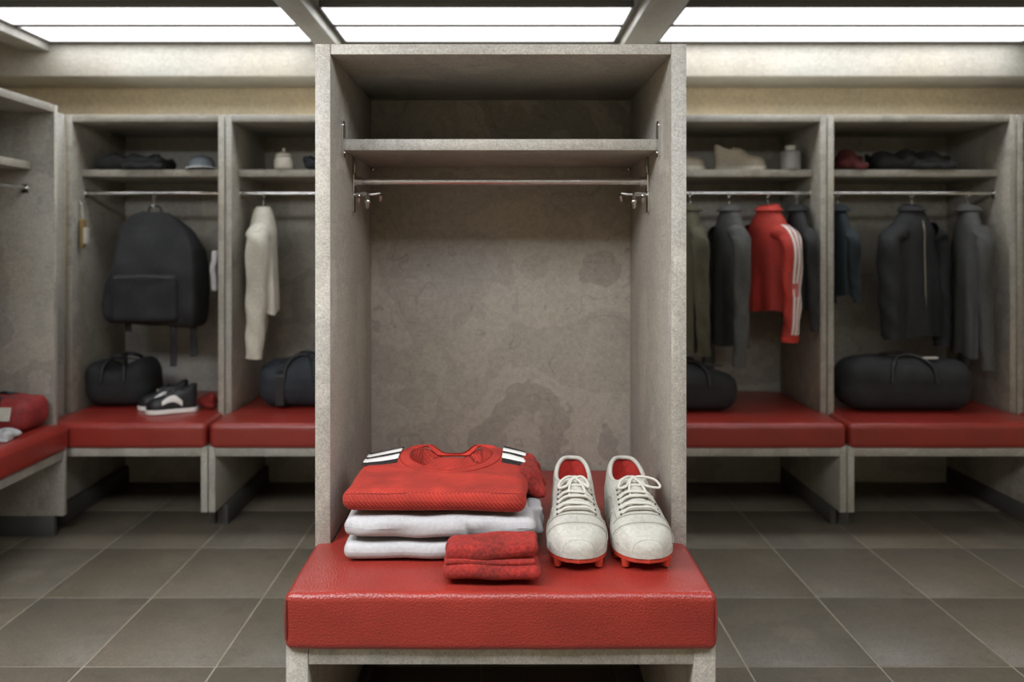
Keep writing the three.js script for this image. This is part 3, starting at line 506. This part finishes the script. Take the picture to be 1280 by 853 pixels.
// crumpled cloth
function crumple(name, label, cat, at, [w, h, d], mat, s, turn = 0) {
  const t = thing(name, label, cat, at, turn);
  const g = softBox(w, h, d, Math.min(w, h, d) * .45, { k: 5, mx: 18, my: 4, mz: 12, deform: (v) => { v.y += h / 2; const f = v.y / h; v.y = Math.max(.0005, v.y * (.78 + .28 * n3(v.x * 36, v.z * 30, 2, s))); v.x += .012 * n3(v.y * 50, v.z * 36, 1, s) * f; v.z += .012 * n3(v.x * 40, v.y * 40, 1, s + 2) * f; } });
  mesh('cloth', g, mat, t);
  const e = softBox(w * .6, h * .35, d * .5, h * .16, { k: 4, mx: 12, mz: 8, deform: (v) => { v.y += h * .18 + .006 * n3(v.x * 50, v.z * 40, 3, s + 4); v.y = Math.max(.0005, v.y); v.x += .006 * n3(v.z * 50, 1, 2, s); } }); e.translate(w * .24, 0, d * .34); mesh('fold', e, mat, t); return t;
}
crumple('glove', 'crumpled red gloves beside the locker divider and the black sneakers', 'glove', [-1.265, SEATR, -1.83], [.075, .065, .09], M.redTerry, 3);
crumple('clothes_bundle', 'dark clothes heaped on the shelf above the backpack', 'clothes', [-1.62, SHELF, -1.93], [.30, .075, .20], M.black, 5);
crumple('clothes_bundle', 'dark folded clothes on the shelf beside the white jar', 'clothes', [-.78, SHELF, -1.93], [.16, .075, .20], M.navy, 6);
crumple('clothes_bundle', 'dark red folded clothes on the shelf above the coats', 'clothes', [1.53, SHELF, -1.93], [.11, .09, .18], std({ map: clothTex(0x5e2826, .25, 42), roughness: .85 }), 7);
crumple('clothes_bundle', 'black clothes heaped on the shelf above the coats', 'clothes', [1.80, SHELF, -1.94], [.32, .09, .20], M.black, 8);
crumple('towel', 'crumpled white towel lying on the corner bench', 'towel', [-1.80, SEATR, -1.22], [.10, .035, .10], M.whiteCotton, 9);

// cap on the shelf
{
  const t = thing('cap', 'blue-grey cap on the shelf above the black backpack', 'cap', [-1.32, SHELF, -1.90], .4);
  const dome = lathe([[.070, 0], [.071, .02], [.066, .045], [.05, .064], [.028, .074], [.0, .077]]); dome.scale(.85, .9, 1); mesh('crown', dome, M.capBlue, t);
  mesh('button', ball(0, .070, 0, .005), M.capBlue, t);
  mesh('brim', patch(14, 6, (a, b) => { const th = lerp(-1.1, 1.1, a), r = lerp(.062, .062 + .05 * Math.cos(th * 1.2), b); return [Math.sin(th) * r, .010 - .010 * b * Math.abs(Math.sin(th)) * .6, Math.cos(th) * r]; }, -.002), M.stripeWhite, t, 'white cap brim');
}
// jars
{
  const t = thing('jar', 'small white lidded jar on the shelf above the cream shirt', 'jar', [-.945, SHELF, -1.86]);
  mesh('body', lathe([[0, 0], [.034, 0], [.040, .008], [.042, .03], [.039, .05], [.034, .056], [0, .056]]), M.ceramic, t);
  const lid = mesh('lid', lathe([[.0, .056], [.036, .056], [.037, .064], [.026, .072], [.010, .076], [0, .077]]), M.ceramic, t);
  mesh('knob', lathe([[0, .076], [.006, .077], [.005, .084], [.008, .089], [.006, .094], [0, .095]]), M.ceramic, lid);
  const c = thing('canister', 'grey canister with a cap standing on the shelf beside the beige shoe', 'canister', [1.265, SHELF, -1.87]);
  mesh('body', lathe([[0, 0], [.040, 0], [.043, .004], [.043, .075], [.038, .083], [0, .083]]), M.greyCup, c);
  mesh('cap', lathe([[0, .083], [.022, .083], [.023, .087], [.023, .103], [.020, .107], [0, .107]]), M.ceramic, c);
}
// lanyard on the corner side panel, white towel on the divider
{
  const t = thing('shoe_brush', 'wooden brush hanging on a hook beside the backpack', 'brush', [-1.801, 1.13, -1.80]);
  const g = softBox(.016, .125, .034, .007, { k: 3, my: 6 }); g.translate(0.010, .065, 0); mesh('handle', g, M.wood, t);
  const b = softBox(.014, .07, .030, .003, { k: 2 }); b.translate(.024, .055, 0); mesh('bristles', b, M.cream, t);
  mesh('cord', tube([[.010, .125, -.004], [.008, .165, -.006], [.006, .195, 0], [.008, .165, .006], [.010, .125, .004]], .0018, 24, 6), M.cream, t);
  mesh('hook', tube([[-.006, .20, 0], [.004, .192, 0], [.012, .194, 0], [.015, .204, 0]], .0025, 14, 6), M.chrome, t);
  const w = thing('hand_towel', 'white hand towel hanging on the divider beside the backpack', 'towel', [-1.212, .95, -1.775]);
  const q = softBox(.024, .17, .06, .010, { k: 4, my: 10, mz: 6, deform: (v) => { v.y += .085; v.x += .004 * n3(v.y * 40, v.z * 60, 1, 3) - .006 * Math.sin(v.y * 18); v.z *= 1 - .35 * ss(.1, .17, v.y); } }); mesh('cloth', q, M.whiteCotton, w);
  mesh('hook', tube([[.014, .176, 0], [.004, .166, 0], [-.006, .164, 0], [-.012, .174, 0]], .0025, 12, 6), M.chrome, w);
}
scene.traverse((o) => { if (o.isMesh) o.castShadow = o.receiveShadow = true; });
renderer.render(scene, camera);
